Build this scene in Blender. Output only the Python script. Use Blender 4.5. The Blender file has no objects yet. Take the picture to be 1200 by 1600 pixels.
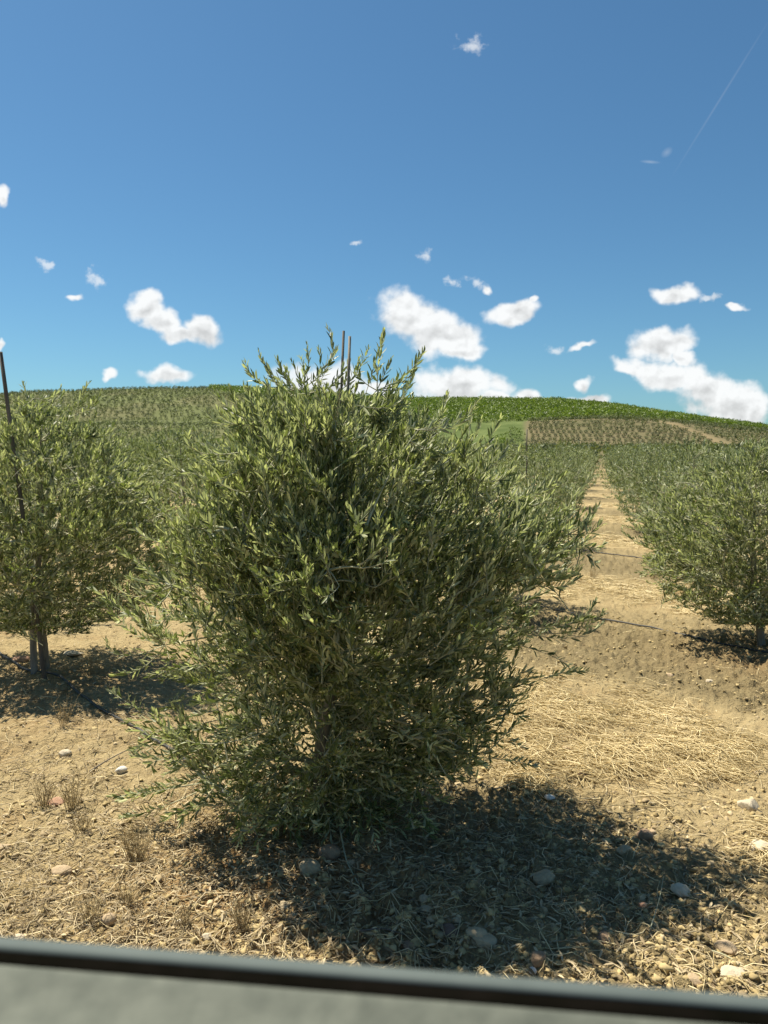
import bpy, math, random
import numpy as np
from math import radians as R

S = bpy.context.scene
COL = S.collection

# ------------------------------------------------------------------ camera
CAM_Z = 1.8
FPX = 1200.0                       # focal length in pixels of the 1200x1600 photograph
HORIZON = 715.0
PITCH = math.atan((800 - HORIZON) / FPX)
cd = bpy.data.cameras.new('camera'); cam = bpy.data.objects.new('camera', cd); COL.objects.link(cam)
cd.sensor_fit = 'VERTICAL'; cd.sensor_height = 34.6; cd.lens = 34.6 * FPX / 1600
cd.clip_start = 0.02; cd.clip_end = 6000
cd.dof.use_dof = True; cd.dof.focus_distance = 3.6; cd.dof.aperture_fstop = 6.3
cam.location = (0, 0, CAM_Z); cam.rotation_euler = (R(90) - PITCH, 0, 0)
S.camera = cam

# ------------------------------------------------------------------ sun, sky, exposure
SUN_DIR = np.array([-0.76, 0.60, 1.86]); SUN_DIR = SUN_DIR / np.linalg.norm(SUN_DIR)   # towards the sun
ELEV = math.asin(SUN_DIR[2]); AZ = math.atan2(SUN_DIR[0], SUN_DIR[1])
sl = bpy.data.lights.new('sun', 'SUN'); sl.energy = 4.9; sl.angle = R(0.53); sl.color = (1.0, 0.93, 0.79)
sun = bpy.data.objects.new('sun', sl); COL.objects.link(sun)
from mathutils import Vector
sun.rotation_euler = Vector(SUN_DIR).to_track_quat('Z', 'Y').to_euler()

def cloud_uv(px, py):
    dy = math.cos(PITCH) * FPX + math.sin(PITCH) * (800 - py)
    dz = -math.sin(PITCH) * FPX + math.cos(PITCH) * (800 - py)
    return (px - 600) / dy, dz / dy

# px, py, rx, ry, tilt (deg, + = right end lower), weight
CLOUDS = [
 (226,480,26,22,30,1), (256,503,42,18,22,1), (314,515,30,22,0,1), (290,520,40,14,0,.9),
 (260,585,44,14,3,.85), (172,588,14,10,-15,.7), (640,496,58,36,20,1), (690,520,64,38,16,1), (712,545,46,16,5,.9),
 (806,486,44,15,-12,.85), (792,495,26,18,0,.7), (835,472,16,6,-30,.6),
 (1058,462,34,15,0,.9), (1098,467,26,8,5,.55), (1149,481,18,7,0,.6), (1034,538,52,26,-8,1), (1068,560,30,14,20,.7),
 (985,578,36,12,25,.75), (1040,590,56,26,10,1), (1098,607,60,34,18,1), (1150,630,50,34,12,1), (1185,640,26,28,10,.9),
 (866,549,16,8,-10,.55), (908,543,28,6,-18,.6), (720,604,74,34,5,1), (775,622,40,16,5,.9), (508,600,80,34,0,.9), (595,612,40,16,0,.7),
 (822,617,26,14,10,.9), (846,626,14,6,0,.6), (915,600,15,15,-30,.8), (918,627,38,11,0,.9), (890,630,22,7,0,.7),
 (738,72,24,16,25,.42), (6,305,14,14,0,.7), (150,433,18,12,20,.55), (117,460,18,7,5,.6), (70,414,18,8,25,.36), (4,537,9,9,0,.7),
 (663,400,12,14,30,.38), (705,436,14,10,-20,.45), (740,440,14,9,30,.45), (760,451,17,11,10,.6), (560,382,14,5,0,.3),
]
w = bpy.data.worlds.new('World'); S.world = w; w.use_nodes = True
def build_world():
    nt = w.node_tree; nt.nodes.clear(); N = nt.nodes.new; L = nt.links.new
    out = N('ShaderNodeOutputWorld'); bg = N('ShaderNodeBackground'); bg.inputs['Strength'].default_value = 0.0555
    L(bg.outputs[0], out.inputs[0])
    sky = N('ShaderNodeTexSky'); sky.sky_type = 'NISHITA'; sky.sun_disc = False
    sky.sun_elevation = ELEV; sky.sun_rotation = AZ; sky.altitude = 300; sky.air_density = 1.0; sky.dust_density = 0.6; sky.ozone_density = 2.2
    tc = N('ShaderNodeTexCoord'); sp = N('ShaderNodeSeparateXYZ'); L(tc.outputs['Generated'], sp.inputs[0])
    def M(op, a, b=None, c=None, clamp=False):
        m = N('ShaderNodeMath'); m.operation = op; m.use_clamp = clamp
        for i, v in enumerate((a, b, c)):
            if v is None: continue
            if isinstance(v, (int, float)): m.inputs[i].default_value = v
            else: L(v, m.inputs[i])
        return m.outputs[0]
    ysafe = M('MAXIMUM', sp.outputs['Y'], 0.05)
    u = M('DIVIDE', sp.outputs['X'], ysafe); v = M('DIVIDE', sp.outputs['Z'], ysafe)
    cb = N('ShaderNodeCombineXYZ'); L(u, cb.inputs[0]); L(v, cb.inputs[1]); uv = cb.outputs[0]
    def noise(vec, sc, det, rough, off=(0,0,0)):
        mp = N('ShaderNodeMapping'); mp.inputs['Location'].default_value = off; L(vec, mp.inputs[0])
        n = N('ShaderNodeTexNoise'); n.inputs['Scale'].default_value = sc; n.inputs['Detail'].default_value = det
        n.inputs['Roughness'].default_value = rough; L(mp.outputs[0], n.inputs['Vector']); return n
    # gently warp the coordinates so the cloud outlines curl
    wn = noise(uv, 26, 3, 0.5)
    sub = N('ShaderNodeVectorMath'); sub.operation = 'SUBTRACT'; L(wn.outputs['Color'], sub.inputs[0]); sub.inputs[1].default_value = (.5,.5,.5)
    scl = N('ShaderNodeVectorMath'); scl.operation = 'SCALE'; L(sub.outputs[0], scl.inputs[0]); scl.inputs['Scale'].default_value = 0.030
    add = N('ShaderNodeVectorMath'); add.operation = 'ADD'; L(uv, add.inputs[0]); L(scl.outputs[0], add.inputs[1]); wuv = add.outputs[0]
    field = None; faint = None; lit = None; big = None
    for (px, py, rx, ry, tilt, wt) in CLOUDS:
        cu, cv = cloud_uv(px, py)
        mp = N('ShaderNodeMapping'); mp.vector_type = 'TEXTURE'
        mp.inputs['Location'].default_value = (cu, cv, 0)
        mp.inputs['Rotation'].default_value = (0, 0, -R(tilt))
        mp.inputs['Scale'].default_value = (rx*1.2 / FPX, ry*1.22 / FPX, 1)
        L(wuv, mp.inputs[0])
        ln = N('ShaderNodeVectorMath'); ln.operation = 'LENGTH'; L(mp.outputs[0], ln.inputs[0])
        f = M('SUBTRACT', 1.0, ln.outputs['Value'])
        if wt < .6: faint = f if faint is None else M('MAXIMUM', faint, f); continue
        f = M('ADD', f, (wt - 1) * 0.45)
        field = f if field is None else M('MAXIMUM', field, f)
        if min(rx, ry) >= 14:
            big = f if big is None else M('MAXIMUM', big, f)
            m2 = N('ShaderNodeMapping'); m2.vector_type = 'TEXTURE'
            m2.inputs['Location'].default_value = (cu-ry*.22/FPX, cv+ry*.62/FPX, 0); m2.inputs['Rotation'].default_value = (0, 0, -R(tilt))
            m2.inputs['Scale'].default_value = (rx*1.2/FPX, ry*1.22/FPX, 1); L(wuv, m2.inputs[0])
            l2 = N('ShaderNodeVectorMath'); l2.operation = 'LENGTH'; L(m2.outputs[0], l2.inputs[0])
            f2 = M('SUBTRACT', 1.0, l2.outputs['Value']); lit = f2 if lit is None else M('MAXIMUM', lit, f2)
    field = M('MAXIMUM', field, -1.2); faint = M('MAXIMUM', faint, -1.2)
    n1 = noise(uv, 30, 5, 0.50)
    n2 = noise(uv, 30, 5, 0.50, (0.004, -0.006, 0))
    dens = M('ADD', field, M('MULTIPLY', M('SUBTRACT', n1.outputs[0], 0.5), 1.25))
    ss = N('ShaderNodeMapRange'); ss.interpolation_type = 'SMOOTHSTEP'
    ss.inputs['From Min'].default_value = 0.0; ss.inputs['From Max'].default_value = 0.50; L(dens, ss.inputs['Value'])
    nf = noise(uv, 75, 6, 0.6); fd = M('ADD', M('SUBTRACT', faint, .12), M('MULTIPLY', M('SUBTRACT', nf.outputs[0], 0.5), 2.6))
    sf = N('ShaderNodeMapRange'); sf.interpolation_type = 'SMOOTHSTEP'; sf.inputs['From Min'].default_value = 0.0; sf.inputs['From Max'].default_value = 0.9
    sf.inputs['To Max'].default_value = 0.62; L(fd, sf.inputs['Value'])
    cover = M('MAXIMUM', ss.outputs[0], sf.outputs[0])
    for (px, py, rx, ry, tilt, al) in ((1127,152,150,2.2,-58.5,.075), (1042,238,11,7,-40,.16), (1016,253,17,3,4,.2)):      # faint pale streak and wisps high on the right
        cu, cv = cloud_uv(px, py); m3 = N('ShaderNodeMapping'); m3.vector_type = 'TEXTURE'; m3.inputs['Location'].default_value = (cu, cv, 0)
        m3.inputs['Rotation'].default_value = (0, 0, -R(tilt)); m3.inputs['Scale'].default_value = (rx/FPX, ry/FPX, 1); L(uv, m3.inputs[0])
        l3 = N('ShaderNodeVectorMath'); l3.operation = 'LENGTH'; L(m3.outputs[0], l3.inputs[0])
        cover = M('MAXIMUM', cover, M('MULTIPLY', M('SUBTRACT', 1.0, l3.outputs['Value'], clamp=True), al))
    # cloud shading painted in: grey body and undersides, bright sunward rims
    core = N('ShaderNodeMapRange'); core.inputs['From Min'].default_value = 0.3; core.inputs['From Max'].default_value = 1.0
    core.inputs['To Min'].default_value = 1.0; core.inputs['To Max'].default_value = 0.93; L(dens, core.inputs['Value'])
    rel = M('MULTIPLY', M('SUBTRACT', n1.outputs[0], n2.outputs[0]), 1.0)
    under = M('MULTIPLY', M('MAXIMUM', M('SUBTRACT', big, lit), 0.0), -0.42)
    lum = M('MULTIPLY', M('ADD', M('ADD', core.outputs[0], under), rel), 10.2)
    lum = M('MINIMUM', M('MAXIMUM', lum, 6.4), 10.0)
    cc = N('ShaderNodeCombineXYZ'); L(M('MULTIPLY', lum, 0.985), cc.inputs[0]); L(lum, cc.inputs[1]); L(M('MULTIPLY', lum, 1.0), cc.inputs[2])
    tint = N('ShaderNodeMix'); tint.data_type = 'RGBA'; tint.blend_type = 'MULTIPLY'; tint.inputs[0].default_value = 1
    L(sky.outputs[0], tint.inputs[6]); tint.inputs[7].default_value = SKY_TINT
    mix = N('ShaderNodeMix'); mix.data_type = 'RGBA'; L(M('MULTIPLY', cover, 0.97), mix.inputs[0])
    L(tint.outputs[2], mix.inputs[6]); L(cc.outputs[0], mix.inputs[7]); L(mix.outputs[2], bg.inputs[0])
SKY_TINT = (.59, .92, 1.03, 1)
build_world()
S.view_settings.view_transform = 'Standard'; S.view_settings.look = 'None'
S.view_settings.gamma = 1; S.view_settings.use_curve_mapping = False
S.view_settings.exposure = 0.85
S.render.resolution_x = 768; S.render.resolution_y = 1024

# ------------------------------------------------------------------ numeric helpers
def hashf(ix, iy, seed):
    h = (ix.astype(np.int64) * 374761393 + iy.astype(np.int64) * 668265263 + seed * 1442695041) & 0xffffffff
    h = ((h ^ (h >> 13)) * 1274126177) & 0xffffffff
    h = (h ^ (h >> 16)) & 0xffffff
    return h / float(0xffffff)
def vnoise(x, y, seed=0):
    ix = np.floor(x); iy = np.floor(y); fx = x - ix; fy = y - iy
    fx = fx*fx*(3-2*fx); fy = fy*fy*(3-2*fy)
    a = hashf(ix, iy, seed); b = hashf(ix+1, iy, seed); c = hashf(ix, iy+1, seed); d = hashf(ix+1, iy+1, seed)
    return (a*(1-fx)+b*fx)*(1-fy) + (c*(1-fx)+d*fx)*fy
def fbm(x, y, seed=0, oct=4):
    s = 0; a = .5; t = 0
    for i in range(oct):
        s = s + a*vnoise(x*2**i + 17.3*i, y*2**i - 9.1*i, seed+i); t += a; a *= .5
    return s/t
def cell(x, y, seed=0):          # distance to nearest random point: clods
    ix = np.floor(x); iy = np.floor(y); best = np.full(np.shape(x), 9.0)
    for dx in (-1, 0, 1):
        for dy in (-1, 0, 1):
            cx = ix+dx; cy = iy+dy
            px = cx + hashf(cx, cy, seed); py = cy + hashf(cx, cy, seed+7)
            best = np.minimum(best, (px-x)**2 + (py-y)**2)
    return np.sqrt(best)
def sstep(a, b, x):
    t = np.clip((x-a)/(b-a), 0, 1); return t*t*(3-2*t)
def unit(v):
    return v / np.maximum(np.linalg.norm(v, axis=-1, keepdims=True), 1e-9)

# ------------------------------------------------------------------ terrain
A_COL = np.array([1.54, 5.5]); B_ROW = np.array([2.46, -2.6])      # tree spacing: away from the road, along the hose
MAIN = np.array([-0.335, 3.66])
NROW = np.array([0.727, 0.687])                                    # across the hose rows
ROWGAP = float(A_COL @ NROW)
PXS = [-600, 0, 40, 200, 340, 400, 600, 640, 740, 870, 960, 1085, 1200, 1400, 1800]
ESKY = [60, 97, 100, 107, 108, 104, 90, 88, 88, 87, 78, 59, 44, 30, 10]
PXK = [-600, 0, 400, 640, 740, 820, 950, 1060, 1130, 1200, 1400, 1800]
EKN = [35, 50, 50, 50, 52, 56, 60, 52, 44, 38, 26, 8]
def macro(x, y):
    y = np.asarray(y, float); x = np.asarray(x, float)
    px = 600 + FPX * x / np.maximum(y, 60)
    es = np.interp(px, PXS, ESKY); ek = np.interp(px, PXK, EKN)
    z1 = .55 * np.clip((y-9)/51, 0, 1)**1.35
    z100 = 1.15; z250 = 4.0
    z300 = CAM_Z + ek*300/FPX; z312 = CAM_Z + ek*312/FPX + .2; z430 = CAM_Z + es*430/FPX
    def seg(a, b, za, zb, soft=False):
        t = np.clip((y-a)/(b-a), 0, 1)
        if soft: t = t*(1.35-0.35*t)
        return za + (zb-za)*t
    z = np.where(y < 60, z1, 0)
    z = np.where((y >= 60) & (y < 100), seg(60, 100, .55, z100), z)
    z = np.where((y >= 100) & (y < 250), seg(100, 250, z100, z250), z)
    z = np.where((y >= 250) & (y < 300), seg(250, 300, z250, z300), z)
    z = np.where((y >= 300) & (y < 312), seg(300, 312, z300, z312), z)
    z = np.where((y >= 312) & (y < 430), seg(312, 430, z312, z430, True), z)
    z = np.where((y >= 430) & (y < 470), z430 + 0.1*(y-430)*0, z)
    z = np.where(y >= 470, z430 - (y-470)*0.09, z)
    z = z + 0.7*(vnoise(x/28, y/28, 5)-.5)*sstep(240, 330, y)
    return z
def tcoord(x, y):
    return (x-MAIN[0])*NROW[0] + (y-MAIN[1])*NROW[1]
def strawmask(x, y):
    t = tcoord(x, y)
    tw = t + (fbm(x*1.3, y*1.3, 40, 3)-.5)*1.5
    m = np.mod(tw, ROWGAP)
    s = sstep(1.2, 2.0, m) * (1-sstep(2.6, 3.4, m))
    pathside = sstep(-0.3, 0.7, x - MAIN[0] - (y-MAIN[1])*0.28 - 0.15)       # the alley right of the main column
    pathside = np.maximum(pathside, 0.35*sstep(8, 10, y))
    return s * pathside * (.12+.88*sstep(0.42, 0.62, fbm(x*2.6, y*2.6, 91, 3)))
def tillmask(x, y):
    t = tcoord(x, y) + (fbm(x*.9, y*.9, 60, 3)-.5)*.9
    m = np.mod(t, ROWGAP)
    return np.clip(sstep(2.9, 3.5, m)*(1-sstep(4.6, 5.0, m)) + 0.6*(1-sstep(.9, 1.4, m))*(x > 0), 0, 1) * sstep(-.5, .6, x-MAIN[0]-(y-MAIN[1])*.28)
def micro(x, y):
    near = 1 - sstep(18, 45, y)
    till = tillmask(x, y)
    a = (fbm(x*1.7, y*1.7, 1, 3)-.5)*.07
    b = (fbm(x*9, y*9, 2, 4)-.5)*.050*(1+.7*till)
    c = np.clip(.55-cell(x*13, y*13, 3), 0, 1)*.045*(.5+till)
    d = np.clip(.5-cell(x*29, y*29, 13), 0, 1)*.028*(.7+.6*till)
    e = np.clip(.5-cell(x*6.5+3, y*6.5, 23), 0, 1)*.075*till*(.4+.6*vnoise(x*3, y*3, 8))
    # little mound of earth at the tree rows
    tr = np.mod(tcoord(x, y)+ROWGAP/2, ROWGAP)-ROWGAP/2
    mound = .05*np.exp(-(tr/.5)**2)
    return (a+b+c+d+e+mound)*near
def gz(x, y):
    return macro(x, y) + micro(x, y)
def ground_pt(px, py):            # the spot on the near, level ground that the photograph shows at px, py
    dy = math.cos(PITCH)*FPX + math.sin(PITCH)*(800-py); dz = -math.sin(PITCH)*FPX + math.cos(PITCH)*(800-py)
    s = CAM_Z/(-dz); y = dy*s
    for _ in range(6):
        zz = float(gz(np.array([(px-600)*y/dy]), np.array([y]))[0])
        s = (CAM_Z-zz)/(-dz); y = dy*s
    return (px-600)*s, y, float(gz(np.array([(px-600)*s]), np.array([y]))[0]), s*FPX   # last: metres per FPX pixels

# ------------------------------------------------------------------ materials
def newmat(name):
    m = bpy.data.materials.new(name); m.use_nodes = True
    nt = m.node_tree; nt.nodes.clear()
    return m, nt
class NB:
    def __init__(s, nt): s.nt = nt
    def n(s, t, **k):
        o = s.nt.nodes.new('ShaderNode'+t)
        for a, b in k.items(): setattr(o, a, b)
        return o
    def l(s, a, b): s.nt.links.new(a, b)
    def noise(s, vec, sc, det=4, r=.55, dist=0):
        o = s.n('TexNoise'); o.inputs['Scale'].default_value = sc; o.inputs['Detail'].default_value = det
        o.inputs['Roughness'].default_value = r; o.inputs['Distortion'].default_value = dist; s.l(vec, o.inputs['Vector']); return o.outputs[0]
    def mr(s, v, a, b, c=0, d=1):
        o = s.n('MapRange'); s.l(v, o.inputs[0])
        for i, q in enumerate((a, b, c, d)): o.inputs[i+1].default_value = q
        return o.outputs[0]
    def mix(s, f, a, b, mode='MIX'):
        o = s.n('Mix', data_type='RGBA', blend_type=mode)
        for i, v in ((0, f), (6, a), (7, b)):
            if isinstance(v, (int, float)): o.inputs[i].default_value = v
            elif isinstance(v, tuple): o.inputs[i].default_value = (*v, 1)[:4]
            else: s.l(v, o.inputs[i])
        return o.outputs[2]
    def out(s, sh):
        o = s.n('OutputMaterial'); s.l(sh, o.inputs[0])
    def math(s, op, a, b=0.0):
        o = s.n('Math', operation=op)
        for i, v in enumerate((a, b)):
            if isinstance(v, (int, float)): o.inputs[i].default_value = v
            else: s.l(v, o.inputs[i])
        return o.outputs[0]

def leaf_mat(name, top, under, transl=.25, var=.45, rough=.42, tr=None):
    m, nt = newmat(name); b = NB(nt)
    geo = b.n('NewGeometry'); at = b.n('Attribute', attribute_name='tone')
    base = b.mix(geo.outputs['Backfacing'], top, under)
    dark = b.mix(1.0, base, (1-var, 1-var, 1-var*.9), 'MULTIPLY'); lite = b.mix(1.0, base, (1+var*1.5, 1+var*1.15, 1+var*.3), 'MULTIPLY')
    c = b.mix(at.outputs['Fac'], dark, lite)
    p = b.n('BsdfPrincipled'); b.l(c, p.inputs['Base Color']); p.inputs['Roughness'].default_value = rough
    p.inputs['Specular IOR Level'].default_value = .35
    t = b.n('BsdfTranslucent'); b.l(b.mix(1.0, c, tr or (1.5, 1.6, .6), 'MULTIPLY'), t.inputs[0])
    mx = b.n('MixShader'); mx.inputs[0].default_value = transl; b.l(p.outputs[0], mx.inputs[1]); b.l(t.outputs[0], mx.inputs[2])
    b.out(mx.outputs[0]); return m
def flat_mat(name, c1, c2, sc=20, rough=.85, bump=.3, bsc=None, spec=.3, stretch=None):
    m, nt = newmat(name); b = NB(nt)
    tc = b.n('TexCoord'); vec = tc.outputs['Object']
    if stretch:
        mp = b.n('Mapping'); mp.inputs['Scale'].default_value = stretch; b.l(vec, mp.inputs[0]); vec = mp.outputs[0]
    f = b.mr(b.noise(vec, sc, 5, .6), .3, .7)
    p = b.n('BsdfPrincipled'); b.l(b.mix(f, c1, c2), p.inputs['Base Color']); p.inputs['Roughness'].default_value = rough
    p.inputs['Specular IOR Level'].default_value = spec
    bm = b.n('Bump'); bm.inputs['Strength'].default_value = bump; bm.inputs['Distance'].default_value = .01
    b.l(b.noise(vec, bsc or sc*2.5, 6, .65), bm.inputs['Height']); b.l(bm.outputs[0], p.inputs['Normal'])
    b.out(p.outputs[0]); return m
def tone_mat(name, c1, c2, rough=.7, transl=0):
    m, nt = newmat(name); b = NB(nt); at = b.n('Attribute', attribute_name='tone')
    c = b.mix(at.outputs['Fac'], c1, c2)
    p = b.n('BsdfPrincipled'); b.l(c, p.inputs['Base Color']); p.inputs['Roughness'].default_value = rough
    p.inputs['Specular IOR Level'].default_value = .3
    if transl:
        t = b.n('BsdfTranslucent'); b.l(c, t.inputs[0]); mx = b.n('MixShader'); mx.inputs[0].default_value = transl
        b.l(p.outputs[0], mx.inputs[1]); b.l(t.outputs[0], mx.inputs[2]); b.out(mx.outputs[0])
    else: b.out(p.outputs[0])
    return m

M_LEAF = leaf_mat('olive_leaf', (.136, .172, .078), (.41, .455, .335), transl=.28, var=.55, rough=.44, tr=(1.2, 1.34, .78))
M_LEAF_MID = leaf_mat('olive_leaf_midfield', (.108, .140, .058), (.32, .37, .25), transl=.24, rough=.52, tr=(1.2, 1.32, .78), var=.42)
M_LEAF_FAR = leaf_mat('olive_leaf_far', (.080, .104, .044), (.15, .18, .095), transl=.15, var=.40, rough=.6)
M_GREEN = leaf_mat('grove_leaf', (.105, .165, .026), (.13, .19, .04), transl=.22, var=.5, rough=.5)
M_BUSH = leaf_mat('bush_leaf', (.11, .16, .040), (.14, .19, .06), transl=.2, var=.4, rough=.6)
M_BARK = flat_mat('olive_bark', (.16, .13, .095), (.30, .26, .20), 35, .9, .5, stretch=(1, 1, .3))
M_TWIG = flat_mat('olive_twig', (.30, .30, .19), (.46, .44, .29), 30, .8, .1)
M_STAKE = flat_mat('weathered_stake', (.085, .070, .056), (.17, .145, .12), 30, .85, .35, stretch=(1, 1, .12))
M_CANE = flat_mat('grey_cane', (.16, .14, .115), (.30, .27, .22), 30, .8, .3, stretch=(1, 1, .2))
M_GUARD = flat_mat('guard_tube', (.16, .17, .14), (.24, .25, .20), 14, .6, .1)
M_HOSE = flat_mat('hose_plastic', (.018, .019, .020), (.075, .072, .062), 26, .5, .15)
M_STRAW = tone_mat('dry_straw', (.46, .35, .16), (.86, .72, .42), .5, .10)
M_LITTER = tone_mat('dry_litter', (.15, .105, .055), (.66, .54, .33), .75, .1)
M_WEED = tone_mat('dry_weed', (.28, .21, .11), (.58, .46, .25), .75, .15)
M_PEB = tone_mat('pebble', (.26, .19, .10), (.58, .46, .27), .9)

def ground_mat():
    m, nt = newmat('orchard_soil'); b = NB(nt)
    tc = b.n('TexCoord'); v = tc.outputs['Object']
    zn = b.n('Attribute', attribute_name='zone'); sep = b.n('SeparateColor'); b.l(zn.outputs['Color'], sep.inputs[0])
    till, straw, green = sep.outputs[0], sep.outputs[1], sep.outputs[2]
    z2 = b.n('Attribute', attribute_name='bare')
    big = b.mr(b.noise(v, .9, 4), .35, .65); mid = b.mr(b.noise(v, 7, 5, .62), .32, .68); fine = b.mr(b.noise(v, 60, 5, .7), .3, .72)
    grit = b.mr(b.noise(v, 210, 3, .7), .35, .7)
    c = b.mix(big, (.46, .355, .175), (.56, .445, .235))
    c = b.mix(b.math('MULTIPLY', mid, .6), c, (.30, .215, .10))
    c = b.mix(b.math('MULTIPLY', b.mr(b.noise(v, 2.3, 4, .6), .55, .70), .55), c, (.38, .25, .11))
    tl = b.mix(mid, (.155, .122, .060), (.25, .20, .100))
    c = b.mix(till, c, tl)
    c = b.mix(b.math('MULTIPLY', straw, .2), c, (.50, .37, .18))
    c = b.mix(b.math('MULTIPLY', fine, .35), c, (.58, .46, .25))
    c = b.mix(b.math('MULTIPLY', b.math('SUBTRACT', 1.0, grit), .35), c, (.13, .09, .05))
    farc = b.mix(b.mr(b.noise(v, .05, 5, .6), .35, .65), (.110, .104, .048), (.165, .138, .072))
    li = b.n('Attribute', attribute_name='litter')
    c = b.mix(b.math('MULTIPLY', li.outputs['Fac'], b.mr(b.noise(v, 11, 5, .65), .38, .6, .25, .85)), c, (.33, .185, .075))
    far = b.n('SeparateXYZ'); b.l(v, far.inputs[0])
    c = b.mix(b.mr(far.outputs['Y'], 30, 120), c, farc)
    gr = b.mix(b.mr(b.noise(v, .12, 6, .65), .35, .65), (.070, .100, .024), (.125, .155, .048))
    c = b.mix(green, c, gr)
    c = b.mix(z2.outputs['Fac'], c, (.235, .18, .095))
    p = b.n('BsdfPrincipled'); b.l(c, p.inputs['Base Color']); p.inputs['Roughness'].default_value = .95; p.inputs['Specular IOR Level'].default_value = .15
    h = b.math('ADD', b.math('ADD', b.math('MULTIPLY', fine, .5), b.math('MULTIPLY', grit, .25)), b.mr(b.noise(v, 24, 5, .65), .3, .7, 0, 1.6))
    bm = b.n('Bump'); bm.inputs['Strength'].default_value = .8; bm.inputs['Distance'].default_value = .016
    b.l(h, bm.inputs['Height']); b.l(bm.outputs[0], p.inputs['Normal']); b.out(p.outputs[0]); return m

# ------------------------------------------------------------------ mesh helpers
def make_mesh(name, V, loops, sizes, mats, tone=None, matidx=None, smooth=False):
    me = bpy.data.meshes.new(name)
    V = np.asarray(V, np.float32); loops = np.asarray(loops, np.int32).ravel(); sizes = np.asarray(sizes, np.int32)
    me.vertices.add(len(V)); me.vertices.foreach_set('co', V.ravel())
    me.loops.add(len(loops)); me.loops.foreach_set('vertex_index', loops)
    me.polygons.add(len(sizes)); st = np.concatenate([[0], np.cumsum(sizes)[:-1]]).astype(np.int32)
    me.polygons.foreach_set('loop_start', st)
    if tone is not None:
        a = me.attributes.new('tone', 'FLOAT', 'FACE'); a.data.foreach_set('value', np.asarray(tone, np.float32))
    for m in (mats if isinstance(mats, (list, tuple)) else [mats]): me.materials.append(m)
    if matidx is not None: me.polygons.foreach_set('material_index', np.asarray(matidx, np.int32))
    if smooth: me.polygons.foreach_set('use_smooth', np.ones(len(sizes), bool))
    me.update(calc_edges=True)
    return me
def link(name, me, parent=None, loc=None, rz=0.0):
    o = bpy.data.objects.new(name, me); COL.objects.link(o)
    if parent is not None: o.parent = parent
    if loc is not None: o.location = loc
    if rz: o.rotation_euler[2] = rz
    return o
def tag(o, label=None, cat=None, group=None, kind=None):
    if label: o['label'] = label
    if cat: o['category'] = cat
    if group: o['group'] = group
    if kind: o['kind'] = kind
    return o
class Geo:
    def __init__(s): s.V = []; s.L = []; s.Z = []; s.T = []; s.n = 0
    def add(s, V, L, Z, T=None):
        s.V.append(V); s.L.append(np.asarray(L).ravel() + s.n); s.Z.append(Z); s.n += len(V)
        s.T.append(T if T is not None else np.full(len(Z), .5))
    def mesh(s, name, mat, smooth=False):
        return make_mesh(name, np.concatenate(s.V), np.concatenate(s.L), np.concatenate(s.Z), mat, np.concatenate(s.T), smooth=smooth)

def tubes(P, Rd, sides=5, tone=None, cap=False):        # P (n,k,3), Rd (n,k)
    n, k, _ = P.shape
    T = np.empty_like(P); T[:, 1:-1] = P[:, 2:]-P[:, :-2]; T[:, 0] = P[:, 1]-P[:, 0]; T[:, -1] = P[:, -1]-P[:, -2]; T = unit(T)
    ref = np.where(np.abs(T[:, :1, 2:3]) > .9, np.array([1., 0, 0]), np.array([0, 0, 1.])); ref = np.broadcast_to(ref, P.shape)
    X = unit(np.cross(ref, T)); Y = np.cross(T, X)
    a = np.arange(sides)/sides*2*np.pi
    V = P[:, :, None] + Rd[:, :, None, None]*(np.cos(a)[None, None, :, None]*X[:, :, None]+np.sin(a)[None, None, :, None]*Y[:, :, None])
    V = V.reshape(-1, 3)
    base = (np.arange(n)[:, None, None]*k + np.arange(k-1)[None, :, None])*sides; j = np.arange(sides)[None, None]; j2 = (j+1) % sides
    q = np.stack([base+j, base+j2, base+sides+j2, base+sides+j], -1).reshape(-1, 4)
    L = q.ravel(); Z = np.full(len(q), 4)
    tn = np.repeat(tone, (k-1)*sides) if tone is not None else np.full(len(q), .5)
    if cap:
        e = (np.arange(n)*k+k-1)[:, None]*sides+np.arange(sides); s0 = (np.arange(n)*k)[:, None]*sides+np.arange(sides)[::-1]
        L = np.concatenate([L, e.ravel(), s0.ravel()]); Z = np.concatenate([Z, np.full(2*n, sides)]); tn = np.concatenate([tn, np.full(2*n, .5)])
    return V, L, Z, tn
def leaf_geo(P, D, N, Ln, W, tone, rich=True):
    D = unit(D); N = unit(N - D*np.sum(N*D, -1, keepdims=True)); X = np.cross(D, N)
    n = len(P); Ln = Ln[:, None]; W = W[:, None]
    if rich:
        m1 = P+D*Ln*.36-N*W*.10; m2 = P+D*Ln*.72-N*(W*.10+Ln*.03); t = P+D*Ln-N*Ln*.09
        f = .22
        l1 = m1-X*W*.46+N*W*f; r1 = m1+X*W*.46+N*W*f; l2 = m2-X*W*.40+N*W*f; r2 = m2+X*W*.40+N*W*f
        V = np.stack([P, l1, m1, r1, l2, m2, r2, t], 1).reshape(-1, 3)
        pat = np.array([0, 2, 1, 0, 3, 2, 1, 2, 5, 4, 2, 3, 6, 5, 4, 5, 7, 5, 6, 7]); sz = np.array([3, 3, 4, 4, 3, 3])
        L = (np.arange(n)[:, None]*8+pat).ravel(); Z = np.tile(sz, n); T = np.repeat(tone, 6)
    else:
        m = P+D*Ln*.5
        V = np.stack([P, m-X*W*.5+N*W*.12, P+D*Ln, m+X*W*.5+N*W*.12], 1).reshape(-1, 3)
        L = (np.arange(n)[:, None]*4+np.array([0, 3, 2, 1])).ravel(); Z = np.full(n, 4); T = tone
    return V, L, Z, T
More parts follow.
